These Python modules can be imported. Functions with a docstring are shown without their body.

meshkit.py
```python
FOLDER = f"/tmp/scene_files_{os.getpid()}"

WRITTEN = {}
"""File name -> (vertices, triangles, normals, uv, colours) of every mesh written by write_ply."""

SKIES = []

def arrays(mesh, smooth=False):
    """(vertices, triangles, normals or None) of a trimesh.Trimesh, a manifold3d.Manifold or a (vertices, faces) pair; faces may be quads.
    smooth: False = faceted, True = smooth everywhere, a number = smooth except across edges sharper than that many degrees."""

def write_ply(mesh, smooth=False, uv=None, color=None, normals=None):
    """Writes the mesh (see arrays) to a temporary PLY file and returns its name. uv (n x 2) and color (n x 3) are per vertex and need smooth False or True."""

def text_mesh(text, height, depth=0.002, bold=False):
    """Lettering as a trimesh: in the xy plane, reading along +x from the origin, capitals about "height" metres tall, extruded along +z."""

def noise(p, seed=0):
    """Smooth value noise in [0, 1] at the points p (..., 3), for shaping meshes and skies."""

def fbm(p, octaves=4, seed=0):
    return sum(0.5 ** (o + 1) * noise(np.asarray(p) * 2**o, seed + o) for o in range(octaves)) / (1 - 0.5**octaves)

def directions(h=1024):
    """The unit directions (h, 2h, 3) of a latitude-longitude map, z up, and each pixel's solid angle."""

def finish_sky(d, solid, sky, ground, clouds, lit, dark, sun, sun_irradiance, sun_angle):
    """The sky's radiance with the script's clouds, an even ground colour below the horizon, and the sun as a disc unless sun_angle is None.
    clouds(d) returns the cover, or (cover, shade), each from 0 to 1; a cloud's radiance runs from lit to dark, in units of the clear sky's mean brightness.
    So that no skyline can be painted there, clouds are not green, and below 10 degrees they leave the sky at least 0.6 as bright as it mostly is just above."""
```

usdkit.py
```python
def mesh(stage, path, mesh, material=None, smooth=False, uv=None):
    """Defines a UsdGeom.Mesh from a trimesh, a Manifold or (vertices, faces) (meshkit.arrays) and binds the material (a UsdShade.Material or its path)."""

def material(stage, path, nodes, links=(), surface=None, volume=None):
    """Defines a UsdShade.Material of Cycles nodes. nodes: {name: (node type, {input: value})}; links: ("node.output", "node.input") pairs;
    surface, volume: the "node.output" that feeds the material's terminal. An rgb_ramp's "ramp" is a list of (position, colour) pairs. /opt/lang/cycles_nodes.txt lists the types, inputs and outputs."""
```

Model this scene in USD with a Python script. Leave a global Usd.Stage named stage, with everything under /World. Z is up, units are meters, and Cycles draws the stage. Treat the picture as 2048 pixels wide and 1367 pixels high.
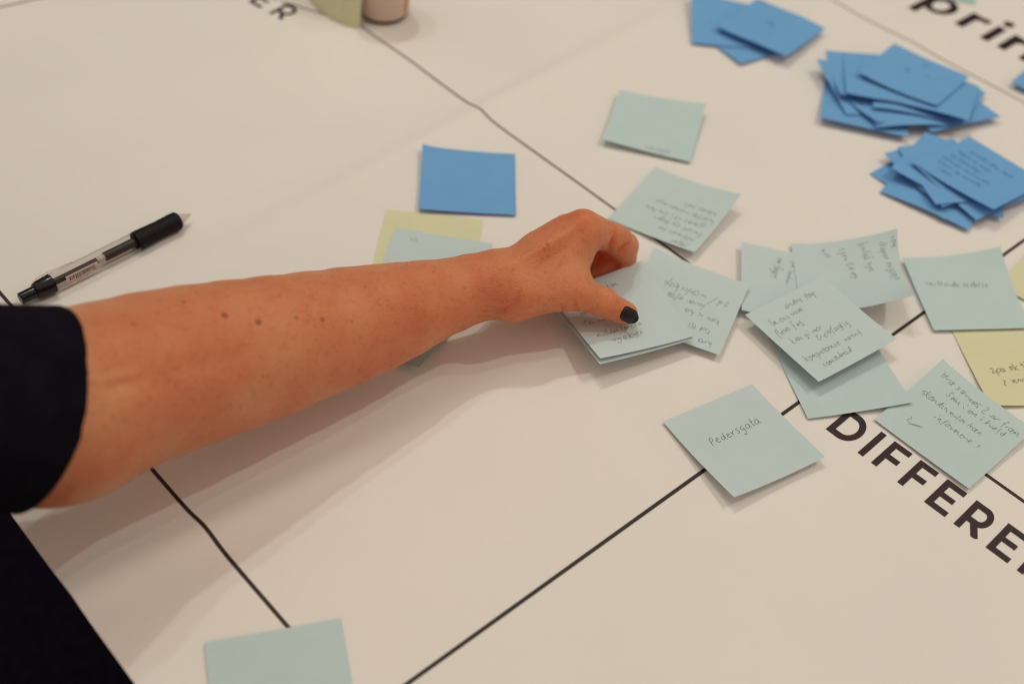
import math, random
import numpy as np
import trimesh
import usdkit, meshkit
from pxr import Usd, UsdGeom, UsdLux, UsdShade, Sdf, Gf, Vt
from shapely.geometry import LineString, Polygon, Point, box as sbox
from shapely.ops import unary_union
from shapely import affinity

random.seed(7)
RNG = np.random.default_rng(7)
stage = Usd.Stage.CreateInMemory()
UsdGeom.SetStageUpAxis(stage, UsdGeom.Tokens.z)
UsdGeom.SetStageMetersPerUnit(stage, 1.0)
UsdGeom.Xform.Define(stage, '/World')

# ---------------------------------------------------------------- camera
F_PX, PITCH, ROLL, CAM_H = 2408.1, 0.811322, -0.0958368, 0.616029     # focal length in pixels of a 2048 wide picture
PW, PH = 2048.0, 1367.0
cp_, sp_, cr_, sr_ = math.cos(PITCH), math.sin(PITCH), math.cos(ROLL), math.sin(ROLL)
R0, U0, FW = np.array([1., 0, 0]), np.array([0, sp_, cp_]), np.array([0, cp_, -sp_])
RIGHT, UP = cr_ * R0 - sr_ * U0, sr_ * R0 + cr_ * U0
EYE = np.array([0, 0, CAM_H])
cam = UsdGeom.Camera.Define(stage, '/World/camera')
m4 = np.eye(4)
m4[0, :3], m4[1, :3], m4[2, :3], m4[3, :3] = RIGHT, UP, -FW, EYE
cam.AddTransformOp().Set(Gf.Matrix4d(*m4.ravel().tolist()))
cam.CreateHorizontalApertureAttr(36.0)
cam.CreateVerticalApertureAttr(36.0 * PH / PW)
cam.CreateFocalLengthAttr(36.0 * F_PX / PW)
cam.CreateClippingRangeAttr(Gf.Vec2f(0.02, 50))
cam.CreateFStopAttr(3.2)
cam.CreateFocusDistanceAttr(0.80)
cam.CreateExposureAttr(0.0)


def at(px, py, z=0.0):
    """The world point at height z that the photograph shows at this pixel (2048 x 1367)."""
    a, b = (px - PW / 2) / F_PX, -(py - PH / 2) / F_PX
    d = FW + a * RIGHT + b * UP
    return EYE + d * ((z - CAM_H) / d[2])


def project(p):
    d = np.asarray(p, float) - EYE
    w = d @ FW
    return np.stack([PW / 2 + F_PX * (d @ RIGHT) / w, PH / 2 - F_PX * (d @ UP) / w], -1)


# ---------------------------------------------------------------- lamps (an indoor table under ceiling spots)
def disk_lamp(name, pos, target, radius, intensity, color):
    l = UsdLux.DiskLight.Define(stage, '/World/' + name)
    l.CreateRadiusAttr(radius)
    l.CreateIntensityAttr(intensity)
    l.CreateColorAttr(Gf.Vec3f(*color))
    z = np.array(pos, float) - np.array(target, float)
    z /= np.linalg.norm(z)
    x = np.cross([0, 1, 0], z)
    x /= np.linalg.norm(x)
    y = np.cross(z, x)
    m = np.eye(4)
    m[0, :3], m[1, :3], m[2, :3], m[3, :3] = x, y, z, pos
    l.AddTransformOp().Set(Gf.Matrix4d(*m.ravel().tolist()))


KEY = (1.0, 1.03, 0.89)
AIM = np.array([0.0, 0.62, 0.0])


def spot(name, azimuth, elevation, strength, dist=2.7, radius=.038):
    a, e = math.radians(azimuth), math.radians(elevation)
    d = np.array([math.sin(a) * math.cos(e), math.cos(a) * math.cos(e), math.sin(e)])
    disk_lamp(name, AIM + d * dist, AIM, radius, strength * dist ** 2 / (math.pi * radius ** 2), KEY)


spot('ceiling_spot', 82, 60, .33)
spot('ceiling_spot_001', 64, 58, .15)
spot('ceiling_spot_002', -18, 67, .36)
spot('ceiling_spot_003', -42, 66, .18, radius=.04)
fill = UsdLux.RectLight.Define(stage, '/World/ceiling_panel')
fill.CreateWidthAttr(5.0)
fill.CreateHeightAttr(5.0)
fill.CreateIntensityAttr(0.74)
fill.CreateColorAttr(Gf.Vec3f(1.0, 0.79, 0.64))
fill.AddTranslateOp().Set(Gf.Vec3d(0, 1.0, 2.9))
for k, (pos, rx, rz, power) in enumerate((((0.3, -2.3, 1.5), 78, 0, .60), ((2.7, 0.5, 1.5), 78, 90, .56), ((-2.9, 0.9, 1.5), 78, -90, .52))):
    wall = UsdLux.RectLight.Define(stage, '/World/' + ('bright_wall' if k == 0 else f'bright_wall_{k:03d}'))     # soft light from the pale walls of the room
    wall.CreateWidthAttr(4.5)
    wall.CreateHeightAttr(2.6)
    wall.CreateIntensityAttr(power)
    wall.CreateColorAttr(Gf.Vec3f(*((1.0, 0.69, 0.51), (1.0, 0.76, 0.60), (0.86, 0.80, 0.63))[k]))
    wall.AddTranslateOp().Set(Gf.Vec3d(*pos))
    wall.AddRotateZOp().Set(float(rz))
    wall.AddRotateXOp().Set(float(rx))

# ---------------------------------------------------------------- helpers
taken = {}


def numbered(parent, name):
    key = parent + '/' + name
    n = taken.get(key, 0)
    taken[key] = n + 1
    return name if n == 0 else f'{name}_{n:03d}'


def keys(prim, label=None, cat=None, group=None, kind=None):
    for k, v in (('label', label), ('category', cat), ('group', group), ('kind', kind)):
        if v:
            prim.SetCustomDataByKey(k, v)
    return prim


def thing(name, label, cat, group=None, loc=(0, 0, 0), kind=None):
    path = '/World/' + numbered('/World', name)
    x = UsdGeom.Xform.Define(stage, path)
    x.AddTranslateOp().Set(Gf.Vec3d(*map(float, loc)))
    keys(x.GetPrim(), label, cat, group, kind)
    x.GetPrim().SetCustomDataByKey('label', label) if label else None
    OFFSET[path] = np.array(loc, float)
    return path


OFFSET = {}


def root_of(path):
    return '/'.join(path.split('/')[:3])


def obj(name, mesh, mat, parent='/World', smooth=False, label=None):
    """One Mesh prim under parent; mesh points are given in world space."""
    path = parent + '/' + numbered(parent, name)
    v, f, n = meshkit.arrays(mesh, smooth)
    o = OFFSET.get(root_of(parent), np.zeros(3)) if parent != '/World' else np.zeros(3)
    m = UsdGeom.Mesh.Define(stage, path)
    m.CreatePointsAttr(Vt.Vec3fArray.FromNumpy((v - o).astype(np.float32)))
    m.CreateFaceVertexCountsAttr(Vt.IntArray.FromNumpy(np.full(len(f), 3, np.int32)))
    m.CreateFaceVertexIndicesAttr(Vt.IntArray.FromNumpy(f.astype(np.int32).ravel()))
    m.CreateSubdivisionSchemeAttr('none')
    m.CreateExtentAttr(Vt.Vec3fArray.FromNumpy(np.stack([(v - o).min(0), (v - o).max(0)]).astype(np.float32)))
    if n is not None:
        m.CreateNormalsAttr(Vt.Vec3fArray.FromNumpy(n.astype(np.float32)))
        m.SetNormalsInterpolation('vertex')
    UsdShade.MaterialBindingAPI.Apply(m.GetPrim()).Bind(mat)
    if label:
        m.GetPrim().SetCustomDataByKey('label', label)
    return path


def mat(name, nodes, links, surface):
    return usdkit.material(stage, '/World/Looks/' + name, nodes, links, surface=surface)


def plain(name, color, rough=0.6, spec=0.5, bump=None, vary=0.0, scale=40.0, **extra):
    nodes = {'p': ('principled_bsdf', {'base_color': color, 'roughness': rough, 'specular_ior_level': spec, **extra}),
             'g': ('geometry', {})}
    links = []
    if vary:
        c = np.array(color)
        nodes['n'] = ('noise_texture', {'scale': scale, 'detail': 4.0})
        nodes['r'] = ('rgb_ramp', {'ramp': [(0.3, tuple(c * (1 - vary))), (0.7, tuple(np.minimum(c * (1 + vary), .95)))]})
        links += [('g.position', 'n.vector'), ('n.fac', 'r.fac'), ('r.color', 'p.base_color')]
    if bump:
        s, d, st = bump
        nodes['bn'] = ('noise_texture', {'scale': s, 'detail': 3.0})
        nodes['b'] = ('bump', {'strength': st, 'distance': d})
        links += [('g.position', 'bn.vector'), ('bn.fac', 'b.height'), ('b.normal', 'p.normal')]
    return mat(name, nodes, links, 'p.BSDF')


def note_paper(name, color, trans=0.18):
    c = np.array(color)
    nodes = {'g': ('geometry', {}), 'n': ('noise_texture', {'scale': 60.0, 'detail': 3.0}),
             'r': ('rgb_ramp', {'ramp': [(0.3, tuple(c * 0.985)), (0.7, tuple(np.minimum(c * 1.01, .95)))]}),
             'f': ('noise_texture', {'scale': 1800.0, 'detail': 2.0}),
             'b': ('bump', {'strength': 0.25, 'distance': 0.0002}),
             'p': ('principled_bsdf', {'roughness': 0.75, 'specular_ior_level': 0.25}),
             't': ('translucent_bsdf', {'color': tuple(np.minimum(c * 1.0, .95))}),
             'm': ('mix_closure', {'fac': trans})}
    links = [('g.position', 'n.vector'), ('n.fac', 'r.fac'), ('r.color', 'p.base_color'), ('g.position', 'f.vector'),
             ('f.fac', 'b.height'), ('b.normal', 'p.normal'), ('p.BSDF', 'm.closure1'), ('t.BSDF', 'm.closure2')]
    return mat(name, nodes, links, 'm.closure')


M = {
    'sheet': plain('sheet_paper', (0.80, 0.785, 0.765), 0.62, 0.35, bump=(60, 0.0010, 0.10), vary=0.014, scale=9),
    'ink': plain('printed_ink', (0.027, 0.013, 0.016), 0.55, 0.4),
    'line_ink': plain('line_ink', (0.030, 0.019, 0.016), 0.6, 0.4),
    'grey_ink': plain('grey_line_ink', (0.13, 0.095, 0.068), 0.6, 0.4),
    'faint_ink': plain('faint_line_ink', (0.27, 0.20, 0.155), 0.6, 0.4),
    'pale': note_paper('pale_blue_paper', (0.660, 0.80, 0.835)),
    'aqua': note_paper('aqua_paper', (0.618, 0.79, 0.815)),
    'blue': note_paper('blue_paper', (0.185, 0.455, 0.83), 0.12),
    'yellow': note_paper('yellow_paper', (0.82, 0.835, 0.585)),
    'teal': note_paper('pale_teal_paper', (0.50, 0.70, 0.70)),
    'pen_ink': plain('handwriting_ink', (0.23, 0.28, 0.275), 0.7, 0.2),
    'pen_ink_blue': plain('faint_handwriting_ink', (0.05, 0.16, 0.38), 0.7, 0.2),
    'pen_ink_yellow': plain('brown_handwriting_ink', (0.20, 0.19, 0.10), 0.7, 0.2),
    'cloth': plain('navy_cloth', (0.0058, 0.0052, 0.0105), 0.95, 0.06, bump=(1500, 0.0006, 0.5), vary=.25, scale=60),
    'floor': plain('dark_carpet', (0.022, 0.020, 0.040), 1.0, 0.0, vary=.3, scale=80),
    'table': plain('table_wood', (0.10, 0.06, 0.04), 0.5, 0.4, vary=0.3, scale=20),
    'black_plastic': plain('black_plastic', (0.005, 0.004, 0.007), 0.14, 0.35),
    'rubber': plain('black_rubber', (0.007, 0.005, 0.009), 0.55, 0.18),
    'nail': plain('nail_polish', (0.005, 0.005, 0.009), 0.34, 0.4),
    'chrome': plain('pen_tip', (0.62, 0.58, 0.53), 0.25, 0.6),
    'clear': mat('clear_plastic', {'l': ('layer_weight', {'blend': .5}), 'f': ('map_range', {'from_min': .45, 'from_max': 1.0, 'to_min': .10, 'to_max': .65}), 't': ('transparent_bsdf', {'color': (.90, .875, .86)}), 'g': ('glossy_bsdf', {'color': (1, 1, 1), 'roughness': .12}),
                                    'm': ('mix_closure', {})}, [('l.facing', 'f.value'), ('f.result', 'm.fac'), ('t.BSDF', 'm.closure1'), ('g.BSDF', 'm.closure2')], 'm.closure'),
    'refill': plain('ink_refill', (0.035, 0.028, 0.024), 0.4, 0.4),
    'refill_clear': plain('empty_refill_tube', (0.55, 0.50, 0.46), 0.3, 0.4),
    'pen_label': plain('pen_label', (0.66, 0.60, 0.56), 0.5, 0.4),
    'pen_print': plain('pen_print', (0.13, 0.09, 0.09), 0.6, 0.3),
    'cup': plain('taupe_cup', (0.64, 0.51, 0.43), 0.5, 0.4, vary=0.05, scale=30),
    'cup_dark': plain('cup_foot', (0.10, 0.06, 0.045), 0.5, 0.4),
    'amber': plain('amber_stripe', (0.52, 0.26, 0.07), 0.35, 0.5),
}

# ---------------------------------------------------------------- table, floor and the printed sheet
EDGE_A, EDGE_B = at(20, 1025), at(270, 1367)                      # the near edge of the sheet
DB = (EDGE_B - EDGE_A)[:2]
DB /= np.linalg.norm(DB)                                          # along the edge
DA = np.array([-DB[1], DB[0]])                                    # across the table, away from the edge
O2 = EDGE_A[:2]


def st(p):
    q = np.asarray(p, float)[..., :2] - O2
    return q @ DA, q @ DB


RIDGES = []
for (q, amp, wid, ang, ln) in (((958, 226), .0034, .011, 3, .26), ((418, 1062), .0030, .012, -5, .21), ((250, 1130), .0022, .016, -9, .16),
                               ((1660, 10), .0016, .02, 5, .2), ((820, 120), .0012, .03, 6, .3), ((1820, 90), .0014, .02, 4, .14)):
    RIDGES.append((at(*q)[:2], amp, wid, math.radians(ang), ln))


def height(p):
    """The paper's surface: a few buckles along the table plus a faint waviness."""
    q = np.asarray(p, float)[..., :2]
    s, t = st(q)
    z = 0.0009 * (meshkit.noise(np.stack([s * 7, t * 11, 0 * s], -1), 3) - .5) + 0.0004
    for c, amp, wid, ang, ln in RIDGES:
        d = np.array([DA[0] * math.cos(ang) - DA[1] * math.sin(ang), DA[0] * math.sin(ang) + DA[1] * math.cos(ang)])
        n = np.array([-d[1], d[0]])
        r = q - c
        al, ac = r @ d, r @ n
        z = z + amp * np.exp(-(ac / wid) ** 2) * np.exp(-(al / ln) ** 2)
    return z


floor_v = np.array([[-4, -3, -.74], [4, -3, -.74], [4, 5, -.74], [-4, 5, -.74]], float)
p = obj('floor', (floor_v, np.array([[0, 1, 2], [0, 2, 3]])), M['floor'])
keys(stage.GetPrimAtPath(p), 'dark floor seen past the corner of the table', None, None, 'structure')


def frame_pt(s, t, z):
    q = O2 + s * DA + t * DB
    return np.array([q[0], q[1], z])


def slab(s0, s1, t0, t1, z0, z1):
    v = [frame_pt(s, t, z) for z in (z0, z1) for s, t in ((s0, t0), (s1, t0), (s1, t1), (s0, t1))]
    m = trimesh.convex.convex_hull(np.array(v))
    return m


SX, T0, T1 = 1.75, -0.95, 0.85
tb = thing('table', 'table under the printed paper sheet', None, kind='structure')
obj('tabletop', slab(0.004, SX, T0, T1, -0.032, -0.0016), M['table'], tb)
for s in (.12, SX - .12):
    for t in (T0 + .12, T1 - .12):
        obj('leg', slab(s - .03, s + .03, t - .03, t + .03, -.74, -.0335), M['table'], tb)

sheet = thing('paper_sheet', 'large white paper sheet printed with black lines and words, covering the table', 'paper sheet')
ns, nt = 420, 430
S_, T_ = np.meshgrid(np.linspace(0, SX, ns), np.linspace(T0, T1, nt), indexing='ij')
G = np.stack([O2[0] + S_ * DA[0] + T_ * DB[0], O2[1] + S_ * DA[1] + T_ * DB[1]], -1)
V = np.concatenate([G, height(G)[..., None]], -1).reshape(-1, 3)
ii = np.arange(ns * nt).reshape(ns, nt)
quads = np.stack([ii[:-1, :-1], ii[1:, :-1], ii[1:, 1:], ii[:-1, 1:]], -1).reshape(-1, 4)
top_n = len(V)
Vb = V - [0, 0, .0004]
ring = np.concatenate([ii[:, 0], ii[-1, 1:], ii[-2::-1, -1], ii[0, -2:0:-1]])
rn = np.roll(ring, -1)
side = np.stack([rn, ring, ring + top_n, rn + top_n], -1)
qall = np.vstack([quads, quads[:, ::-1] + top_n, side])
obj('sheet', (np.vstack([V, Vb]), qall), M['sheet'], sheet, smooth=40)


def ribbon(pts, width, lift=0.00025, step=0.004):
    """A printed line that follows the paper through world points (x, y)."""
    ls = LineString(np.asarray(pts)[:, :2])
    n = max(2, int(ls.length / step))
    c = np.array([ls.interpolate(k / n, normalized=True).coords[0] for k in range(n + 1)])
    d = np.gradient(c, axis=0)
    d /= np.linalg.norm(d, axis=1, keepdims=True)
    nn = np.stack([-d[:, 1], d[:, 0]], 1) * width / 2
    L, Rr = c + nn, c - nn
    v = np.vstack([L, Rr])
    v = np.column_stack([v, height(v) + lift])
    k = np.arange(n)
    f = np.stack([k + n + 1, k + n + 2, k + 1, k], 1)
    return v, f


def line_px(a, b, ext0=0.0, ext1=0.0):
    A_, B_ = at(*a)[:2], at(*b)[:2]
    d = (B_ - A_) / np.linalg.norm(B_ - A_)
    return [A_ - d * ext0, B_ + d * ext1]


for pts, w in ((line_px((815, 1367), (2048, 481), .06, .45), .0026),                       # long line towards the hand's right
               (line_px((720, 52), (1232, 422), 0, 0), .0020),
               (line_px((1232, 422), (1482, 602)), .0024),
               (line_px((1482, 602), (2048, 1004), 0, .35), .0026),
               (line_px((655, 32), (720, 52), .05, 0), .0020),
               (line_px((1655, 0), (2048, 206), .25, .25), .0017),
               (line_px((310, 945), (575, 1252), .36, .1), .0025),
               (line_px((0, 16), (80, -2), .1, .2), .0019)):
    obj('printed_line', ribbon(pts, w), M['line_ink' if w > .00235 else 'grey_ink' if w > .0018 else 'faint_ink'], sheet)


# lettering: strokes with flat ends, unit = cap height
def stroke(pts, w, cap=2):
    return LineString(pts).buffer(w / 2, cap_style=cap, join_style=2, mitre_limit=3)


def arc(cx, cy, rx, ry, a0, a1, n=24):
    return [(cx + rx * math.cos(math.radians(a0 + (a1 - a0) * k / n)), cy + ry * math.sin(math.radians(a0 + (a1 - a0) * k / n))) for k in range(n + 1)]


def glyph(ch, w):
    h = w / 2
    if ch == 'D':
        return unary_union([stroke([(h, 0), (h, 1)], w), stroke([(h, 1 - h), (.40, 1 - h)] + arc(.40, .5, .46 - h, .5 - h, 90, -90) + [(.40, h), (h, h)], w)]), .86
    if ch == 'I':
        return stroke([(h, 0), (h, 1)], w), w
    if ch == 'F':
        return unary_union([stroke([(h, 0), (h, 1)], w), stroke([(h, 1 - h * .9), (.62, 1 - h * .9)], w * .9), stroke([(h, .47), (.56, .47)], w * .9)]), .62
    if ch == 'E':
        return unary_union([stroke([(h, 0), (h, 1)], w), stroke([(h, 1 - h * .9), (.66, 1 - h * .9)], w * .9), stroke([(h, .51), (.59, .51)], w * .86),
                            stroke([(h, h * .9), (.68, h * .9)], w * .9)]), .68
    if ch == 'R':
        return unary_union([stroke([(h, 0), (h, 1)], w), stroke([(h, 1 - h * .95), (.42, 1 - h * .95)] + arc(.42, .655, .31 - h, .345 - h * .95, 90, -90) + [(.42, .31 + h * .95), (h, .31 + h * .95)], w * .95),
                            stroke([(.38, .36), (.66, 0)], w).intersection(sbox(0, 0, 2, 1))]), .74
    if ch == 'N':
        return unary_union([stroke([(h, 0), (h, 1)], w), stroke([(.80 - h, 0), (.80 - h, 1)], w), stroke([(h, 1 - h), (.80 - h, h)], w)]), .80
    if ch == 'T':
        return unary_union([stroke([(.34, 0), (.34, 1)], w), stroke([(0, 1 - h), (.68, 1 - h)], w)]), .68
    if ch == 'S':
        return stroke(arc(.33, .74, .25, .19, 25, 270) + arc(.33, .32, .27, .23, 90, -150), w), .66
    x = .74                                                                     # lower case, x-height
    if ch == 'p':
        return unary_union([stroke([(h, -.30), (h, x)], w), Polygon(arc(.40, x / 2, .36, x / 2 + .02, 0, 360, 40)).difference(Polygon(arc(.40, x / 2, .36 - w * .92, x / 2 + .02 - w * .78, 0, 360, 40)))]), .78
    if ch == 'r':
        return unary_union([stroke([(h, 0), (h, x)], w), stroke(arc(.36, .42, .36 - h, x - .42 - h * .7, 168, 68), w * .85)]), .42
    if ch == 'i':
        return unary_union([stroke([(h, 0), (h, x)], w), Point(h, .98).buffer(w * .60)]), w
    if ch == 'n':
        return unary_union([stroke([(h, 0), (h, x)], w), stroke([(h, .40)] + arc(.36, .40, .36 - h, x - .40 - h, 180, 0) + [(.72 - h, 0)], w * .95)]), .72
    if ch == 't':
        return unary_union([stroke([(.16, .95), (.16, .2)] + arc(.34, .2, .18, .2 - h, 180, 290), w), stroke([(0, x - h), (.42, x - h)], w * .9)]), .44
    raise KeyError(ch)


def tri_poly(g, maxe):
    parts = []
    for q in getattr(g, 'geoms', [g]):
        v, f = trimesh.creation.triangulate_polygon(q, engine='earcut')
        parts.append(trimesh.Trimesh(np.column_stack([v, np.zeros(len(v))]), f, process=False))
    m = trimesh.util.concatenate(parts)
    v, f = trimesh.remesh.subdivide_to_size(m.vertices, m.faces, maxe)
    return v, f


def word(text, origin, adv, up, capx, w, gap, wide=1.0):
    """Letters standing on the paper: origin = base of the first letter, adv/up = unit vectors on the table, capx = cap height in metres."""
    x = 0.0
    for ch in text:
        g, wd = glyph(ch, w)
        v, f = tri_poly(g, .12)
        q = origin[:2] + ((v[:, :1] * wide + x) * adv + v[:, 1:2] * up) * capx
        obj('letter', (np.column_stack([q, height(q) + .0003]), f), M['ink'], sheet)
        x += wd * wide + gap


# DIFFERENT: base of D at (1652,853), base of R at (1903,1050); the tops lie towards the upper right
bD, bR = at(1651, 858)[:2], at(1906, 1047)[:2]
tD, tF = at(1697, 826)[:2], at(1651, 858)[:2]
advd = (bR - bD) / np.linalg.norm(bR - bD)
upd = np.array([-advd[1], advd[0]])
span = np.linalg.norm(bR - bD)
wd_units = sum(glyph(c, .19)[1] for c in 'DIFFE') * .83
CAP = 0.0278
WIDE = 0.83
GAP = (span / CAP - wd_units) / 5
print('DIFFERENT: cap mm', round(1000 * np.linalg.norm(at(1697, 826)[:2] - bD), 1), 'gap', round(GAP, 3))
word('DIFFERENT', bD, advd, upd, CAP, .19, GAP, WIDE)
# Sprint: base of r at (1912,50), base of i at (1960,75)
br_, bn_ = at(1908, 49)[:2], at(1992, 94)[:2]
advp = (bn_ - br_) / np.linalg.norm(bn_ - br_)
upp = np.array([-advp[1], advp[0]])
CAPP = 0.046
span = np.linalg.norm(bn_ - br_)
gp = (span / CAPP - glyph('r', .20)[1] - glyph('i', .20)[1]) / 2
x0 = glyph('S', .20)[1] + glyph('p', .20)[1] + 2 * gp
word('Sprint', br_ - advp * x0 * CAPP, advp, upp, CAPP, .20, gp)
# ER at the top left
be, ber = at(496, 4)[:2], at(537, 27)[:2]
adve = (ber - be) / np.linalg.norm(ber - be)
upe = np.array([-adve[1], adve[0]])
CAPE = 0.024
ge = np.linalg.norm(ber - be) / CAPE - glyph('E', .17)[1]
word('ER', be, adve, upe, CAPE, .17, ge)

# ---------------------------------------------------------------- sticky notes
HW = {  # handwriting: polylines per letter, x-height 1; width last
    'a': ([[(.8, .9), (.4, 1), (.1, .6), (.15, .1), (.5, .05), (.8, .6), (.8, .9), (.8, .2), (1., 0)]], 1.),
    'b': ([[(.1, 1.9), (.1, 0), (.3, .6), (.6, .9), (.85, .5), (.6, 0), (.15, .1)]], .95),
    'c': ([[(.75, .85), (.4, 1), (.1, .5), (.35, 0), (.8, .15)]], .85),
    'd': ([[(.8, .7), (.4, .95), (.1, .45), (.4, 0), (.8, .5), (.85, 1.9), (.8, .2), (1., 0)]], 1.),
    'e': ([[(.1, .5), (.7, .6), (.6, .95), (.3, .95), (.1, .4), (.4, 0), (.85, .2)]], .9),
    'f': ([[(.8, 1.7), (.5, 1.9), (.35, 1.3), (.3, -.6)], [(.05, .9), (.7, .95)]], .75),
    'g': ([[(.8, .85), (.4, 1), (.1, .5), (.4, .1), (.8, .7), (.75, -.6), (.35, -.9), (.1, -.5)]], .95),
    'h': ([[(.1, 1.9), (.1, 0), (.35, .8), (.65, .9), (.75, .4), (.75, 0), (.95, 0)]], .95),
    'i': ([[(.15, .95), (.15, .1), (.4, 0)], [(.18, 1.4), (.2, 1.45)]], .45),
    'j': ([[(.3, .9), (.3, -.6), (0, -.8)], [(.3, 1.4), (.32, 1.45)]], .45),
    'k': ([[(.1, 1.9), (.1, 0)], [(.7, .95), (.15, .45), (.8, 0)]], .85),
    'l': ([[(.15, 1.9), (.1, .3), (.35, 0)]], .42),
    'm': ([[(.1, .9), (.1, 0), (.3, .8), (.5, .85), (.55, 0), (.75, .8), (1., .85), (1.05, .1), (1.25, 0)]], 1.3),
    'n': ([[(.1, .9), (.1, 0), (.35, .8), (.65, .85), (.7, .1), (.95, 0)]], .95),
    'o': ([[(.5, 1), (.15, .7), (.2, .15), (.55, 0), (.85, .4), (.7, .9), (.45, 1.), (1., .9)]], 1.),
    'p': ([[(.1, .9), (.05, -.9)], [(.1, .5), (.4, .95), (.8, .7), (.6, .1), (.1, .1)]], .9),
    'r': ([[(.1, .9), (.12, 0), (.3, .7), (.65, .9)]], .7),
    's': ([[(.65, .85), (.3, .95), (.2, .65), (.6, .35), (.5, .02), (.1, .1)]], .75),
    't': ([[(.35, 1.6), (.3, .2), (.6, 0)], [(.05, 1.), (.7, 1.05)]], .65),
    'u': ([[(.1, .9), (.15, .15), (.5, .05), (.75, .9), (.78, .1), (.98, 0)]], 1.),
    'v': ([[(.05, .9), (.35, 0), (.75, .95)]], .8),
    'w': ([[(.05, .9), (.3, 0), (.5, .7), (.75, 0), (1., .95)]], 1.1),
    'x': ([[(.05, .9), (.7, 0)], [(.7, .9), (.05, 0)]], .8),
    'y': ([[(.1, .9), (.35, .1)], [(.75, .9), (.4, -.2), (.05, -.8)]], .85),
    'z': ([[(.1, .9), (.7, .9), (.1, .05), (.8, .05)]], .85),
    '2': ([[(.1, 1.3), (.4, 1.6), (.7, 1.2), (.1, .05), (.85, .05)]], .95),
    '0': ([[(.4, 1.5), (.1, .9), (.3, 0), (.7, .3), (.7, 1.2), (.4, 1.5)]], .9),
    '/': ([[(.0, -.2), (.7, 1.8)]], .75),
    '?': ([[(.1, 1.5), (.5, 1.8), (.7, 1.3), (.3, .8), (.3, .5)], [(.3, .1), (.32, .02)]], .8),
    '.': ([[(.1, .05), (.15, 0)]], .35),
    '_': ([[(0, 1.), (.5, .95), (.25, .45), (.15, .2), (.7, .1), (1.5, .45)], [(1.5, .45), (.9, .1), (.6, -.15)]], 1.9),
    'P': ([[(.1, 0), (.15, 1.7), (.7, 1.6), (.75, 1.0), (.15, .8)]], .9),
    'S': ([[(.8, 1.5), (.3, 1.7), (.2, 1.1), (.8, .6), (.5, 0), (.05, .2)]], .95),
    'H': ([[(.1, 1.8), (.1, 0)], [(.8, 1.8), (.8, 0)], [(.1, .9), (.8, .95)]], 1.05),
    'V': ([[(.05, 1.7), (.4, 0), (.85, 1.7)]], .95),
}


def chaikin(p, n=2):
    p = np.asarray(p, float)
    for _ in range(n):
        if len(p) < 3:
            break
        q = .75 * p[:-1] + .25 * p[1:]
        r = .25 * p[:-1] + .75 * p[1:]
        p = np.vstack([p[:1], np.stack([q, r], 1).reshape(-1, 2), p[-1:]])
    return p


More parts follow.
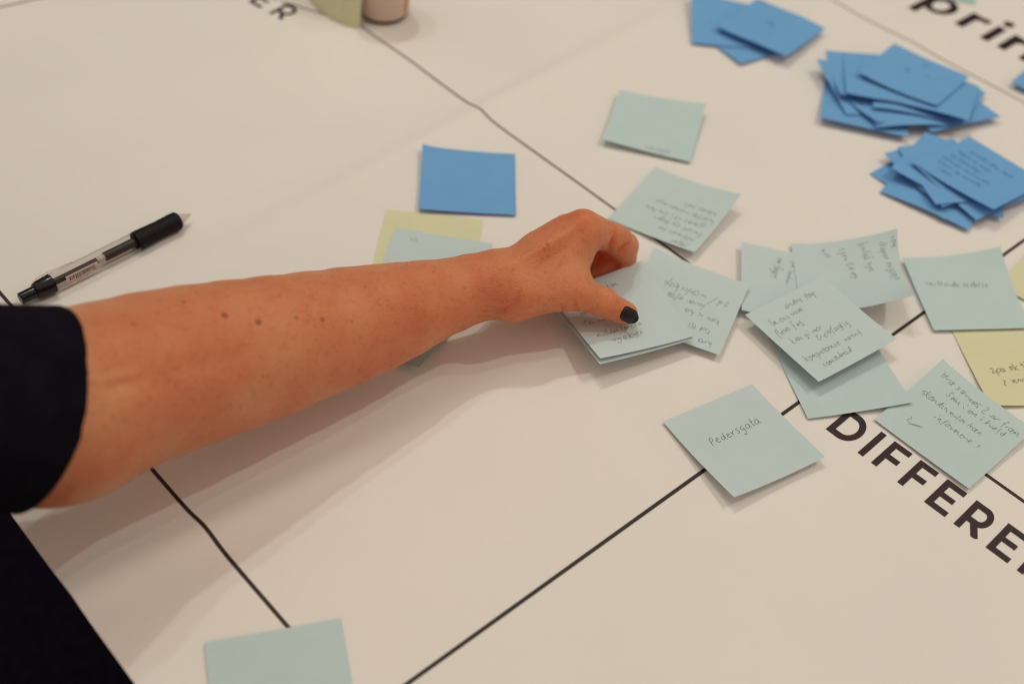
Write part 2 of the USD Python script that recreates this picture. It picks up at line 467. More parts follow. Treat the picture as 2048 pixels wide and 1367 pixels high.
def pen_line(text, x, y, h, ang, rng, slant=.15, rough=0.0):
    """Strokes of one handwritten line in note coordinates (metres from the note's centre)."""
    out, cx = [], 0.0
    ca, sa = math.cos(math.radians(ang)), math.sin(math.radians(ang))
    base = 0.0
    for ch in text:
        if ch == ' ':
            cx += .75
            continue
        strokes, wd = HW[ch]
        k = rng.uniform(.88, 1.12)
        base += rng.uniform(-.05, .05)
        for s_ in strokes:
            q = chaikin([(a + rng.gauss(0, rough), b + rng.gauss(0, rough)) for a, b in s_]) * [k, rng.uniform(.85, 1.1)]
            q = q + [cx, base]
            q[:, 0] += q[:, 1] * slant
            q *= h
            out.append(np.stack([x + q[:, 0] * ca - q[:, 1] * sa, y + q[:, 0] * sa + q[:, 1] * ca], 1))
        cx += wd * k + .12
    return out


NOTE = 0.076


class Note:
    def __init__(s, x, y, deg, zb, lifts, power=1.45, size=NOTE, bow=0.0):
        s.c, s.th, s.zb, s.l, s.p, s.size, s.bow = np.array([x, y]), math.radians(deg), zb, [k / 1000 for k in lifts], power, size, bow

    def world(s, uv):
        """Point of the note's upper face at note coordinates uv (metres from its centre)."""
        uv = np.asarray(uv, float)
        a, b = np.clip(uv[..., 0] / s.size + .5, 0, 1), np.clip(uv[..., 1] / s.size + .5, 0, 1)
        pw = s.p
        z = s.l[0] * (1 - a) ** pw * b ** pw + s.l[1] * a ** pw * b ** pw + s.l[2] * a ** pw * (1 - b) ** pw + s.l[3] * (1 - a) ** pw * (1 - b) ** pw
        z = z + s.bow * 4 * a * (1 - a)
        c, sn = math.cos(s.th), math.sin(s.th)
        x = s.c[0] + uv[..., 0] * c - uv[..., 1] * sn
        y = s.c[1] + uv[..., 0] * sn + uv[..., 1] * c
        p_ = np.stack([x, y], -1)
        return np.concatenate([p_, (height(p_) + s.zb + z)[..., None]], -1)

    def mesh(s, n=22, th=.00016):
        g = np.linspace(-.5, .5, n + 1) * s.size
        U, Vv = np.meshgrid(g, g, indexing='ij')
        top = s.world(np.stack([U, Vv], -1)).reshape(-1, 3)
        i = np.arange((n + 1) ** 2).reshape(n + 1, n + 1)
        q = np.stack([i[:-1, :-1], i[1:, :-1], i[1:, 1:], i[:-1, 1:]], -1).reshape(-1, 4)
        N_ = len(top)
        r = np.concatenate([i[:, 0], i[-1, 1:], i[-2::-1, -1], i[0, -2:0:-1]])
        rn_ = np.roll(r, -1)
        sd = np.stack([rn_, r, r + N_, rn_ + N_], -1)
        return np.vstack([top, top - [0, 0, th]]), np.vstack([q, q[:, ::-1] + N_, sd])

    def ink(s, strokes, w):
        vs, fs, n0 = [], [], 0
        for q in strokes:
            q = np.clip(q, -.495 * s.size, .495 * s.size)
            keep = np.concatenate([[True], np.linalg.norm(np.diff(q, axis=0), axis=1) > 2e-5])
            q = q[keep]
            if len(q) < 2:
                continue
            d = np.gradient(q, axis=0)
            d /= np.maximum(np.linalg.norm(d, axis=1, keepdims=True), 1e-9)
            nn = np.stack([-d[:, 1], d[:, 0]], 1) * w / 2
            v = s.world(np.vstack([q + nn, q - nn])) + [0, 0, .00012]
            m_ = len(q)
            k = np.arange(m_ - 1)
            fs.append(np.stack([k + m_, k + m_ + 1, k + 1, k], 1) + n0)
            vs.append(v)
            n0 += len(v)
        return (np.vstack(vs), np.vstack(fs)) if vs else None


def note(par, colour, label, group=None, text=(), ink='pen_ink', w=.00035, seed=1, **kw):
    n = Note(*par, **kw)
    t = thing('sticky_note', label, 'sticky note', group, loc=(n.c[0], n.c[1], float(height(n.c) + n.zb)))
    obj('paper', n.mesh(), M[colour], t, smooth=35)
    rng = random.Random(seed)
    rough = 0.0 if text and text[0][0] == 'Pedersgata' else .16
    for (tx, x, y, h, ang) in text:
        h *= 1.0 if rough == 0 else .90
        mesh_ = n.ink(pen_line(tx, x / 1000, y / 1000, h / 1000, ang, rng, rough=rough), w)
        if mesh_:
            obj('handwriting', mesh_, M[ink], t)
    return n


PALE = 'pale'
note((0.1032, 0.85, 349.1, 0.001, [6.1, 9.6, 2.5, 6.3]), 'aqua', 'pale blue note alone above the hand, one small word at its lower edge', seed=3,
     text=[('wsemgst', -2, -34, 3.4, 2)])
note((0.1175, 0.7404, 330.0, 0.001, [4.2, 15.2, 7.2, 0.0]), PALE, 'pale blue note tucked behind the knuckles with six handwritten lines', seed=4,
     text=[('hvorfor memes mye', 34, 4, 3.3, 180), ('gjores ut i fra hva', 30, -5, 3.3, 181), ('elever selv', 32, 12.5, 3.3, 181), ('forsok og skape', 33, -14, 3.3, 180), ('interesse for', 31, -23, 3.2, 180), ('faget', 30, -32, 3.2, 180)])
note((0.1226, 0.6336, 340.5, 0.005, [9.9, 5.1, 1.0, 2.0]), PALE, 'pale blue note leaning out from under the pinched note, its heading has a slash', seed=5,
     text=[('2d / workshop', 31, 14, 4.4, 179), ('hvor ofte', 14, 4, 3.6, 180), ('kan vi ha', 29, -6, 3.6, 180), ('tid til', 26, -18, 3.6, 178), ('hva', 30, -29, 3.6, 180)])
note((0.0747, 0.6066, 30.0, 0.0108, [0.0, 6.0, 1.0, 7.0]), PALE, 'pale blue note just showing beneath the note pinched by the thumb')
note((0.0751, 0.6086, 29.2, 0.0125, [0.0, 7.5, 1.0, 8.5]), PALE, 'pale blue note pinched under the black thumb nail', seed=6,
     text=[('hvordan kan', -22, 26, 3.4, -2), ('skolen bli', -24, 17, 3.4, 0), ('en god arena', -28, 8, 3.4, 0), ('for samarbeid', -31, -3, 3.4, 0), ('mellom larere', -28, -17, 3.4, 2), ('og elever', -20, -25, 3.4, 3)])
note((0.2045, 0.667, 356.4, 0.001, [6.0, 0.0, 0.0, 6.0]), PALE, 'pale blue note furthest left in the cluster of four, mostly under its neighbours', seed=7,
     text=[('nye tanker', 2, 30, 3.4, -104), ('om faget', -9, 30, 3.4, -104), ('sam', 13, 32, 3.4, -104)])
note((0.247, 0.6779, 0.3, 0.003, [0.0, 24.4, 28.0, 0.0]), PALE, 'pale blue note with its right side curled high off the paper, columns of handwriting', seed=8, power=1.7,
     text=[('skaper engasje', 25, 31, 3.5, -82), ('kritisk syn.', 11, 32, 3.5, -80), ('egen tid og', -3, 30, 3.5, -78), ('mot', -16, 31, 3.5, -76), ('rom', 33, 33, 3.2, -82)])
note((0.2309, 0.5848, 15.6, 0.0008, [0.0, 0.0, 5.3, 1.3]), 'aqua', 'blank pale blue note touching the top of the letter D')
note((0.2187, 0.6165, 37.7, 0.0100, [0.5, 3.5, 5.0, 2.5]), PALE, 'pale blue note lying on top of two others above the letter D, covered with handwriting', seed=9,
     text=[('andre fag', -8, 27, 3.5, 0), ('la oss vare', -28, 19, 3.5, 0), ('flere fag', -32, 9, 3.5, 2), ('kan gi mer', -28, -2, 3.5, 0), ('tverrfaglig', -10, -9, 3.7, 2), ('kompetanse', -32, -20, 3.6, 0), ('naring', 6, -20, 3.4, 2), ('samarbeid', -24, -30, 3.3, 2)])
note((0.3648, 0.6081, 9.2, 0.0007, [0.0, 0.0, 0.0, 3.0]), 'yellow', 'yellow note lying half under a pale one with two short handwritten lines', seed=10, ink='pen_ink_yellow', w=.0005,
     text=[('2pa ok tid', -24, -8, 4.2, 12), ('2 mnd ting', -20, -19, 4.2, 12)])
note((0.4194, 0.6991, 54.9, 0.0006, [2.0, 0.0, 0.0, 0.0]), 'yellow', 'blank yellow note with only its left corner in the picture')
note((0.338, 0.6781, 9.3, 0.003, [1.6, 11.9, 0.0, 0.1]), 'aqua', 'pale blue note overlapping both yellow notes, its far corner bent up', seed=11, power=2.2,
     text=[('smittende ledelse', -29, 8, 3.6, -5)])
note((0.3040, 0.5436, 315.2, 0.001, [10.6, 5.8, 2.5, 1.0]), 'aqua', 'pale blue note right above the letters IFFE, filled with handwriting and a squiggle', seed=12,
     text=[('Hva savnes 2 ar fram', -31, 26, 3.7, -2), ('Som i en i kveld', -19, 16, 3.6, 1), ('skandinavia kan', -31, 5, 3.7, 1), ('informere ?', -12, -6, 3.8, 0), ('_', -24, -24, 8.5, 14)])
note((0.1582, 0.5121, 34.0, 0.001, [1.3, 0.5, 6.5, 9.5]), PALE, 'pale blue note with the single word Pedersgata', seed=13, w=.0005,
     text=[('Pedersgata', -21, 5, 4.3, 3)])
note((-0.1067, 0.3058, 18.0, 0.0008, [1.5, 1.1, 0.5, 0.5]), 'aqua', 'blank pale blue note cut off by the near edge of the picture')
note((-0.0699, 0.6743, 358.9, 0.0005, [0.2, 0.0, 0.0, 0.0]), 'yellow', 'pale yellow note lying flat behind the forearm')
note((-0.0633, 0.6504, 354.7, 0.001, [0.0, 0.0, 0.0, 0.0]), PALE, 'pale blue note stuck over the pale yellow one behind the forearm', seed=14, text=[('Vi', -24, 25, 4.4, 0)])
note((-0.0472, 0.7532, 4.5, 0.001, [6.4, 2.5, 1.8, 3.9]), 'blue', 'blank strong blue note lying alone behind the wrist')
note((-0.082, 0.5935, 337.9, 0.001, [0.0, 0.0, 7.7, 0.0]), 'teal', 'pale teal note with one corner poking out below the forearm')
note((0.4015, 1.1545, 348.5, 0.001, [0.0, 0.0, 0.0, 2.0]), 'teal', 'pale teal note over the printed letter p at the top edge')
note((0.4874, 0.9747, 53.7, 0.001, [6.0, 0.0, 0.0, 0.0]), 'blue', 'blue note of which only one tip shows at the right edge')

GA, GB, GC = 'pile of three blue notes at the top', 'big untidy pile of blue notes', 'pile of blue notes at the right edge'
FA = dict(ink='pen_ink_blue', w=.0004)
for par, lab in (((0.1935, 1.0105, 35.1, 0.0006, [0, 0, 0, 3.]), 'lowest blue note of the three at the top, a corner poking out'),
                 ((0.1786, 1.0245, 359.3, 0.003, [10.0, 0.0, 0.0, 0.0]), 'middle blue note of the three at the top, cut by the picture edge')):
    note(par, 'blue', lab, GA)
note((0.2161, 1.0177, 324.6, 0.0068, [0, 0, 5.3, 3.4]), 'blue', 'topmost blue note of the three at the top, turned to a diamond', GA, seed=20, text=[('salg', -10, 4, 3.6, -5), ('i', 6, -14, 3.6, 0)], **FA)

B = [((0.2924, 0.9098, 349.0, 0.001, [0, 0, 6, 7]), 'lowest blue note of the big pile, its long near edge sticking out'),
     ((0.3612, 0.9254, 27.0, 0.0022, [0, 0, 4.6, 6]), 'blue note at the right end of the big pile, corner on the paper'),
     ((0.2989, 0.9347, 15.0, 0.0045, [9.0, 0, 0, 3.6]), 'blue note at the left end of the big pile, corner curled to a tip'),
     ((0.3555, 0.9329, 330.4, 0.0055, [0, 0, 9.7, 2]), 'blue note second from the right end of the big pile'),
     ((0.325, 0.915, 12.0, 0.0062, [0, 0, 2, 4]), 'blue note folded into the dark middle of the big pile'),
     ((0.338, 0.928, 352.0, 0.0068, [2, 6, 1, 6]), 'blue note showing as a bent strip under the right half of the big pile'),
     ((0.309, 0.926, 32.0, 0.0058, [6, 0, 3, 7]), 'blue note with a bent corner in the near left side of the big pile'),
     ((0.3028, 0.9472, 2.9, 0.0072, [3.0, 0, 2, 7.9]), 'blue note with its square corner up at the left of the big pile'),
     ((0.3519, 0.9288, 338.8, 0.0085, [0, 0, 11., 6.]), 'wide blue note just under the top one of the big pile'),
     ((0.3137, 0.9409, 353.4, 0.0100, [0, 1.5, 8.3, 6.8]), 'blue note forming the left half of the upper layer of the big pile')]
for k, (par, lab) in enumerate(B):
    note(par, 'blue', lab, GB, bow=(.0008, .003, -.001, .0025, .0035, .004, -.001, .001, .0025, .0015)[k], power=(1.3, 1.9, 1.2, 1.8, 1.5, 1.3, 2.1, 2.0, 1.25, 1.7)[k])
note((0.3386, 0.9486, 325.5, 0.0120, [0, 1.4, 9.0, 6.7]), 'blue', 'topmost blue note of the big pile with a few faint words', GB, seed=21,
     text=[('ny skole', -2, 28, 3.2, -62), ('ide', -12, 8, 3.2, -62)], **FA)
C = [((0.3381, 0.8138, 312.4, 0.001, [0, 0, 4.5, 0]), 'lowest blue note of the right pile, with a long pointed tip'),
     ((0.3418, 0.8035, 327.8, 0.0022, [0, 0, 2, 0]), 'blue note under the right pile with its corner towards the viewer'),
     ((0.3551, 0.8132, 349.6, 0.0034, [0, 0, 2, 0]), 'blue note under the right pile with a square corner next to the pointed one'),
     ((0.3493, 0.8213, 29.0, 0.0042, [4, 0, 0, 6.]), 'second blue note from the left tip of the right pile'),
     ((0.3557, 0.8177, 15.4, 0.0055, [5., 0, 0, 5.4]), 'blue note with a bent edge left of the top one of the right pile'),
     ((0.3505, 0.8222, 327.2, 0.0070, [0, 0, 0, 6]), 'blue note with its corner highest at the back of the right pile'),
     ((0.3693, 0.8121, 35.5, 0.0085, [5.6, 0, 0, 0]), 'blue note peeking out behind the top one of the right pile')]
for k, (par, lab) in enumerate(C):
    note(par, 'blue', lab, GC, bow=(.0005, .002, .0015, .003, .0025, .001, .0015)[k], power=(1.3, 1.8, 1.4, 1.9, 1.3, 2.0, 1.6)[k])
note((0.3732, 0.8157, 312.8, 0.0105, [0, 1.3, 8.1, 3.5]), 'blue', 'topmost blue note of the right pile, covered with small handwriting', GC, seed=22,
     text=[('hvorfor ikke flere', -24, 18, 3.0, 0), ('tilbud til unge', -30, 9, 3.0, 0), ('og flere fag i', -31, 0, 3.0, 0), ('sammen med andre', -33, -9, 3.0, 1), ('elever og ansatte', -31, -18, 3.0, 1), ('i byen', -24, -26, 3.0, 1)], **FA)
#PART2
# ---------------------------------------------------------------- the person: one bare left arm with its hand
def surface_nets(val, lo, h):
    """Triangles of the zero level of a sampled field (inside negative)."""
    ins = val < 0
    nx, ny, nz = val.shape
    cnt = np.zeros((nx - 1, ny - 1, nz - 1), np.int8)
    for a, b, c in np.ndindex(2, 2, 2):
        cnt += ins[a:nx - 1 + a, b:ny - 1 + b, c:nz - 1 + c]
    act = np.argwhere((cnt > 0) & (cnt < 8))
    idx = np.full(cnt.shape, -1, np.int32)
    idx[tuple(act.T)] = np.arange(len(act))
    acc, num = np.zeros((len(act), 3)), np.zeros(len(act))
    corners = list(np.ndindex(2, 2, 2))
    cv = {c: val[act[:, 0] + c[0], act[:, 1] + c[1], act[:, 2] + c[2]] for c in corners}
    for c in corners:
        for ax in range(3):
            if c[ax] == 0:
                d = list(c)
                d[ax] = 1
                a, b = cv[c], cv[tuple(d)]
                cross = (a < 0) != (b < 0)
                t = np.where(cross, a / np.where(cross, a - b, 1), 0)
                q = np.array(c, float)[None] + np.zeros((len(act), 3))
                q[:, ax] += t
                acc[cross] += q[cross]
                num += cross
    v = lo + (act + acc / num[:, None]) * h
    faces = []
    for ax in range(3):
        u, w = (ax + 1) % 3, (ax + 2) % 3
        s0, s1 = [slice(None)] * 3, [slice(None)] * 3
        s0[ax], s1[ax] = slice(0, -1), slice(1, None)
        e = np.argwhere(ins[tuple(s0)] != ins[tuple(s1)])
        e = e[(e[:, u] > 0) & (e[:, w] > 0) & (e[:, u] < val.shape[u] - 1) & (e[:, w] < val.shape[w] - 1)]
        flip = ins[tuple(e.T)]
        g = []
        for du, dw in ((1, 1), (0, 1), (0, 0), (1, 0)):
            k = e.copy()
            k[:, u] -= du
            k[:, w] -= dw
            g.append(idx[tuple(k.T)])
        q = np.stack(g, 1)
        q[~flip] = q[~flip][:, ::-1]
        faces.append(q)
    f = np.vstack(faces)
    return v, np.vstack([f[:, [0, 1, 2]], f[:, [0, 2, 3]]])


HVOX = 0.0014
LO, HI = np.array([-0.42, 0.33, -0.008]), np.array([0.135, 0.76, 0.25])
dims = np.ceil((HI - LO) / HVOX).astype(int) + 1
AX = [LO[k] + HVOX * np.arange(dims[k]) for k in range(3)]
FIELD = np.full(dims, 0.05, np.float32)


def window(pts, pad):
    pts = np.atleast_2d(pts)
    a, b = pts.min(0) - pad, pts.max(0) + pad
    i0 = np.clip(((a - LO) / HVOX).astype(int), 0, dims - 1)
    i1 = np.clip(((b - LO) / HVOX).astype(int) + 2, 1, dims)
    sl = tuple(slice(i0[k], i1[k]) for k in range(3))
    X, Y, Z = np.meshgrid(*[AX[k][sl[k]].astype(np.float32) for k in range(3)], indexing='ij')
    return sl, X, Y, Z


def smin(a, b, k):
    h = np.clip(0.5 + 0.5 * (b - a) / k, 0, 1)
    return b * (1 - h) + a * h - k * h * (1 - h)


def cone(a, b, ra, rb, k=.006, sub=False):
    """Joins a tapered limb (a capsule with two radii) to the field."""
    a, b = np.asarray(a, float), np.asarray(b, float)
    r = max(ra, rb)
    sl, X, Y, Z = window([a, b], r + k + .004)
    d = b - a
    t = ((X - a[0]) * d[0] + (Y - a[1]) * d[1] + (Z - a[2]) * d[2]) / max(d @ d, 1e-12)
    t = np.clip(t, 0, 1)
    dist = np.sqrt((X - a[0] - t * d[0]) ** 2 + (Y - a[1] - t * d[1]) ** 2 + (Z - a[2] - t * d[2]) ** 2) - (ra + (rb - ra) * t)
    cur = FIELD[sl]
    FIELD[sl] = -smin(-cur, dist, k) if sub else smin(cur, dist, k)


def blob(c, r, k=.008, sub=False, axes=None):
    """Joins (or carves) an ellipsoid with half axes r along the rows of axes."""
    c, r = np.asarray(c, float), np.asarray(r, float)
    sl, X, Y, Z = window([c], r.max() + k + .004)
    P = np.stack([X - c[0], Y - c[1], Z - c[2]], -1)
    if axes is not None:
        P = P @ np.asarray(axes, np.float32).T
    q = np.sqrt(((P / r) ** 2).sum(-1))
    g = np.sqrt(((P / r ** 2) ** 2).sum(-1))
    dist = np.where(g > 1e-9, q * (q - 1) / np.maximum(g, 1e-9), -r.min())
    cur = FIELD[sl]
    FIELD[sl] = -smin(-cur, dist, k) if sub else smin(cur, dist, k)


def deep(p, d):
    """The point d metres behind p as seen along the table."""
    return p + FW * d


# forearm: centre line in the picture, height, half width in the picture
ARM = [(985, 568, .053, 66), (940, 577, .053, 66), (895, 592, .053, 74), (845, 606, .054, 87), (795, 622, .056, 99), (745, 637, .058, 109), (690, 652, .061, 119), (620, 671, .065, 130),
       (540, 692, .070, 143), (460, 712, .076, 154), (380, 731, .082, 164), (300, 752, .088, 172), (220, 776, .094, 178), (140, 802, .100, 181), (80, 820, .105, 182)]


def px_r(px, py, z, half):
    return half * ((at(px, py, z) - EYE) @ FW) / F_PX


arm = [(at(x, y, z), px_r(x, y, z, hw)) for x, y, z, hw in ARM]
for (a, ra), (b, rb) in zip(arm[:-1], arm[1:]):
    da, db = deep(a, ra * .18), deep(b, rb * .18)
    sq = .93
    cone(a - FW * 0, b, ra * .97, rb * .97, k=.004)
ELB, RE = arm[-1]
RAY = (ELB - EYE) / np.linalg.norm(ELB - EYE)
UPDIR = -.96 * RIGHT + .24 * UP
UPDIR -= RAY * (UPDIR @ RAY)
UPDIR = math.cos(math.radians(25)) * UPDIR / np.linalg.norm(UPDIR) - math.sin(math.radians(25)) * RAY
UPDIR /= np.linalg.norm(UPDIR)
SLV = UPDIR - UP * .20
SLV /= np.linalg.norm(SLV)
cone(ELB + [0.01, 0, 0], ELB + SLV * .05, RE * .97, RE * .88, k=.02)
cone(ELB + SLV * .05, ELB + SLV * .11, RE * .88, RE * .78, k=.01)

# hand joints (picture position, height)
W_ = at(985, 566, .053)
I_MC, I_PIP, I_DIP, I_TIP = at(1168, 457, .070), at(1238, 478, .047), at(1251, 510, .0210), at(1252, 556, .0075)
T_CMC, T_MC, T_IP, T_TIP = at(1035, 583, .050), at(1150, 584, .046), at(1207, 604, .036), at(1255, 630, .0262)
U_ = np.array([0.06, .70, -.69])                                   # from the thumb side to the little finger's side
U_ /= np.linalg.norm(U_)
cone(arm[1][0], W_, arm[1][1] * .96, .0195, k=.004)
cone(arm[0][0] + U_ * .010, arm[2][0] + U_ * .006, .018, .020, k=.010)
# metacarpals
MC = [I_MC, I_MC + U_ * .020 + [.003, 0, .001], I_MC + U_ * .039 + [-.004, 0, .002], I_MC + U_ * .056 + [-.014, 0, .003]]
for j, q in enumerate(MC):
    base = W_ + U_ * (.002 + .009 * j) + [0.006, 0, .001]
    cone(base, q, .0165 - .0012 * j, .0112 - .0006 * j, k=.012)
blob(at(1100, 530, .050) + U_ * .012, (.030, .021, .020), k=.012, axes=np.array([(I_MC - W_) / np.linalg.norm(I_MC - W_), U_, np.cross((I_MC - W_) / np.linalg.norm(I_MC - W_), U_)]))
# thumb and the web between thumb and index finger
cone(W_ + [.004, 0, -.002], T_CMC, .018, .0168, k=.010)
cone(T_CMC, T_MC, .0172, .0122, k=.010)
cone(T_MC, T_IP, .0113, .0094, k=.006)
cone(T_IP, T_TIP, .0096, .0064, k=.005)
blob(T_IP * .35 + T_TIP * .65, (.0118, .0080, .0072), k=.005, axes=np.array([(T_TIP - T_IP) / np.linalg.norm(T_TIP - T_IP), [0, 0, 0], [0, 0, 0]]) if False else None)
cone(at(1085, 505, .060), at(1128, 560, .051), .0125, .0110, k=.014)
cone(at(1130, 470, .064), at(1140, 545, .050), .0095, .0090, k=.014)
# fingers: proximal, middle, last
cone(I_MC, I_PIP, .0112, .0092, k=.008)
cone(I_PIP, I_DIP, .0090, .0080, k=.0025)
cone(I_DIP, I_TIP, .0080, .0064, k=.0025)
for j in (1, 2, 3):
    sc = (1, 1.04, .97, .80)[j]
    off = U_ * (.0185 * j) + np.array([(.0, .004, -.002, -.012)[j], 0, (.0, .001, .002, .003)[j]])
    pip = MC[j] + (I_PIP - I_MC) * sc * np.array([1, .75, 1.0]) + [.001 * j, 0, 0]
    dip = pip + (I_DIP - I_PIP) * sc + [-.010, -.006, -.001]
    tip = dip + (I_TIP - I_DIP) * sc * np.array([1, 1, .72]) + [-.016, -.004, 0]
    tip[2], dip[2] = max(tip[2], .0085), max(dip[2], .016)
    rr = (1, 1.02, .97, .86)[j]
    cone(MC[j], pip, .0108 * rr, .0090 * rr, k=.006)
    cone(pip, dip, .0088 * rr, .0080 * rr, k=.0025)
    cone(dip, tip, .0080 * rr, .0066 * rr, k=.0025)
# hollow of the elbow
for (x, y, z, r3) in ((236, 768, .165, (.020, .011, .012)), (232, 735, .165, (.016, .008, .010))):
    pass

for k in range(3):                                                # the skin closes at the sampled volume's ends
    for e in (0, -1):
        sl = [slice(None)] * 3
        sl[k] = e
        FIELD[tuple(sl)] = np.maximum(FIELD[tuple(sl)], .002)
bv, bf = surface_nets(FIELD, LO, HVOX)
tm = trimesh.Trimesh(bv, bf, process=True)
comp = tm.split(only_watertight=False)
tm = max(comp, key=lambda c: len(c.faces))
trimesh.smoothing.filter_taubin(tm, iterations=14)
bn = np.array(tm.vertex_normals)
bv = np.array(tm.vertices)
if ((bv - bv.mean(0)) * bn).sum() < 0:
    tm.invert()
    bn = np.array(tm.vertex_normals)
uvp = project(bv)
front = ((EYE - bv) * bn).sum(1) > 0
disp = np.zeros(len(bv))


def crease(pts, amp, wid):
    """Presses a fold into the visible side of the skin along a curve."""
    global disp
    ls = LineString(chaikin(np.array(pts, float), 2))
    c = np.array([ls.interpolate(k, normalized=True).coords[0] for k in np.linspace(0, 1, 60)])
    near = np.where(front & (uvp[:, 0] > c[:, 0].min() - 40) & (uvp[:, 0] < c[:, 0].max() + 40) & (uvp[:, 1] > c[:, 1].min() - 40) & (uvp[:, 1] < c[:, 1].max() + 40))[0]
    d2 = ((uvp[near, None] - c[None]) ** 2).sum(-1)
    j = d2.argmin(1)
    fade = np.sin(np.pi * (.12 + .76 * j / 59.0)) ** .7
    disp[near] -= 1.6 * amp * fade * np.exp(-d2[np.arange(len(near)), j] / wid ** 2)


def dent(x, y, rx, ry, ang, amp):
    global disp
    c, s_ = math.cos(math.radians(ang)), math.sin(math.radians(ang))
    dx, dy = uvp[:, 0] - x, uvp[:, 1] - y
    a, b = (dx * c + dy * s_) / rx, (-dx * s_ + dy * c) / ry
    disp -= np.where(front, amp * np.exp(-(a * a + b * b)), 0)


crease([(965, 622), (985, 627), (1005, 622), (1020, 612)], .0011, 5)
crease([(955, 632), (975, 634), (1000, 636)], .0008, 4)
crease([(1022, 618), (1030, 606), (1036, 590)], .0007, 6)
crease([(1156, 624), (1150, 612), (1146, 602)], .0010, 5)
crease([(1132, 630), (1127, 620), (1124, 612)], .0006, 4)
crease([(1112, 631), (1108, 622), (1105, 615)], .0004, 4)
crease([(1230, 474), (1226, 486), (1217, 497)], .0026, 4.5)
crease([(1259, 486), (1250, 496), (1237, 503)], .0024, 4)
crease([(1200, 452), (1197, 470), (1192, 490)], .0005, 8)
crease([(1192, 586), (1199, 596), (1202, 610)], .0008, 3.5)
crease([(1199, 583), (1206, 594), (1208, 609)], .0007, 3.5)
crease([(1208, 586), (1214, 596), (1214, 608)], .0006, 3.5)
dent(242, 768, 38, 13, -10, .0024)
dent(236, 733, 48, 13, -14, .0013)
dent(262, 850, 14, 36, 30, .0010)
dent(420, 720, 120, 26, -10, .0014)
dent(1115, 476, 52, 9, -33, -.0019)                             # tendon towards the index knuckle
dent(1050, 512, 46, 9, -28, -.0012)
dent(1108, 512, 46, 11, -36, .0014)
dent(1195, 442, 9, 14, -20, .0010)
dent(1242, 462, 13, 10, 30, -.0012)
dent(1185, 590, 12, 16, 20, -.0009)
dent(1070, 590, 34, 15, 10, -.0012)
dent(1020, 560, 20, 30, 0, .0010)
dent(1165, 436, 17, 13, -10, -.0020)
disp += .0009 * (meshkit.fbm(bv * 38, 3, 5) - .5) + .00035 * (meshkit.fbm(bv * 210, 2, 9) - .5)
bv = bv + bn * disp[:, None]
tm.vertices = bv
bn = np.array(tm.vertex_normals)
uvp = project(bv)

# skin: mottled, with the moles of the photograph
MOLES = [(268, 645, 1.5, .6), (369, 602, 1.2, .8), (449, 630, 1.9, 1.), (519, 642, 1.8, 1.), (596, 635, 1.2, .7), (648, 635, 1.4, .8), (732, 570, .9, .5), (823, 522, 1.3, .8), (706, 642, 1.1, .5),
         (930, 575, .9, .5), (870, 540, 1.1, .5), (1095, 488, 1.6, .55), (1092, 500, 1.3, .5), (560, 590, .9, .5), (620, 700, .9, .4), (540, 750, 1., .35), (430, 585, .8, .4), (1030, 540, .8, .4)]
nodes = {'g': ('geometry', {}),
         'n1': ('noise_texture', {'scale': 26.0, 'detail': 4.0, 'roughness': .55}),
         'r1': ('rgb_ramp', {'ramp': [(0.27, (.575, .175, .082)), (0.48, (.61, .225, .106)), (0.72, (.635, .285, .140))]}),
         'n2': ('noise_texture', {'scale': 260.0, 'detail': 3.0}),
         'r2': ('rgb_ramp', {'ramp': [(0.30, (.74, .56, .48)), (0.47, (1, 1, 1)), (1, (1, 1, 1))]}),
         'mul': ('mix', {'mix_type': 'multiply', 'fac': .40}),
         'bn1': ('noise_texture', {'scale': 700.0, 'detail': 3.0}),
         'vor': ('voronoi_texture', {'scale': 900.0, 'feature': 'f1'}),
         'badd': ('math', {'math_type': 'add'}),
         'b': ('bump', {'strength': .55, 'distance': .0007}),
         'p': ('principled_bsdf', {'roughness': .46, 'specular_ior_level': .38, 'subsurface_weight': .55, 'subsurface_radius': (1.0, .32, .16), 'subsurface_scale': .004})}
links = [('g.position', 'n1.vector'), ('n1.fac', 'r1.fac'), ('g.position', 'n2.vector'), ('n2.fac', 'r2.fac'), ('r1.color', 'mul.color1'), ('r2.color', 'mul.color2'),
         ('g.position', 'bn1.vector'), ('g.position', 'vor.vector'), ('bn1.fac', 'badd.value1'), ('vor.distance', 'badd.value2'), ('badd.value', 'b.height'), ('b.normal', 'p.normal')]
last = 'mul.color'
vis = np.where(((EYE - bv) * bn).sum(1) > 0)[0]
dep = (bv - EYE) @ FW
for k, (x, y, r, a) in enumerate(MOLES):
    d = np.hypot(uvp[vis, 0] - x, uvp[vis, 1] - y)
    c_ = vis[np.where(d < d.min() + 3)[0]]
    pt = bv[c_[dep[c_].argmin()]]
    nodes[f'd{k}'] = ('vector_math', {'math_type': 'distance', 'vector2': tuple(pt)})
    nodes[f'm{k}'] = ('map_range', {'range_type': 'smoothstep', 'from_min': r * .0005, 'from_max': r * .0016, 'to_min': a, 'to_max': 0.0})
    nodes[f'x{k}'] = ('mix', {'mix_type': 'mix', 'color2': (.30, .100, .052)})
    links += [('g.position', f'd{k}.vector1'), (f'd{k}.value', f'm{k}.value'), (f'm{k}.result', f'x{k}.fac'), (last, f'x{k}.color1')]
    last = f'x{k}.color'
links.append((last, 'p.base_color'))
SKIN = mat('skin', nodes, links, 'p.BSDF')

person = thing('person', 'person in a black short sleeved top reaching across the table with a bare left arm', 'person', loc=tuple(ELB * [1, 1, 0]))
obj('body', (bv, np.array(tm.faces)), SKIN, person, smooth=True)


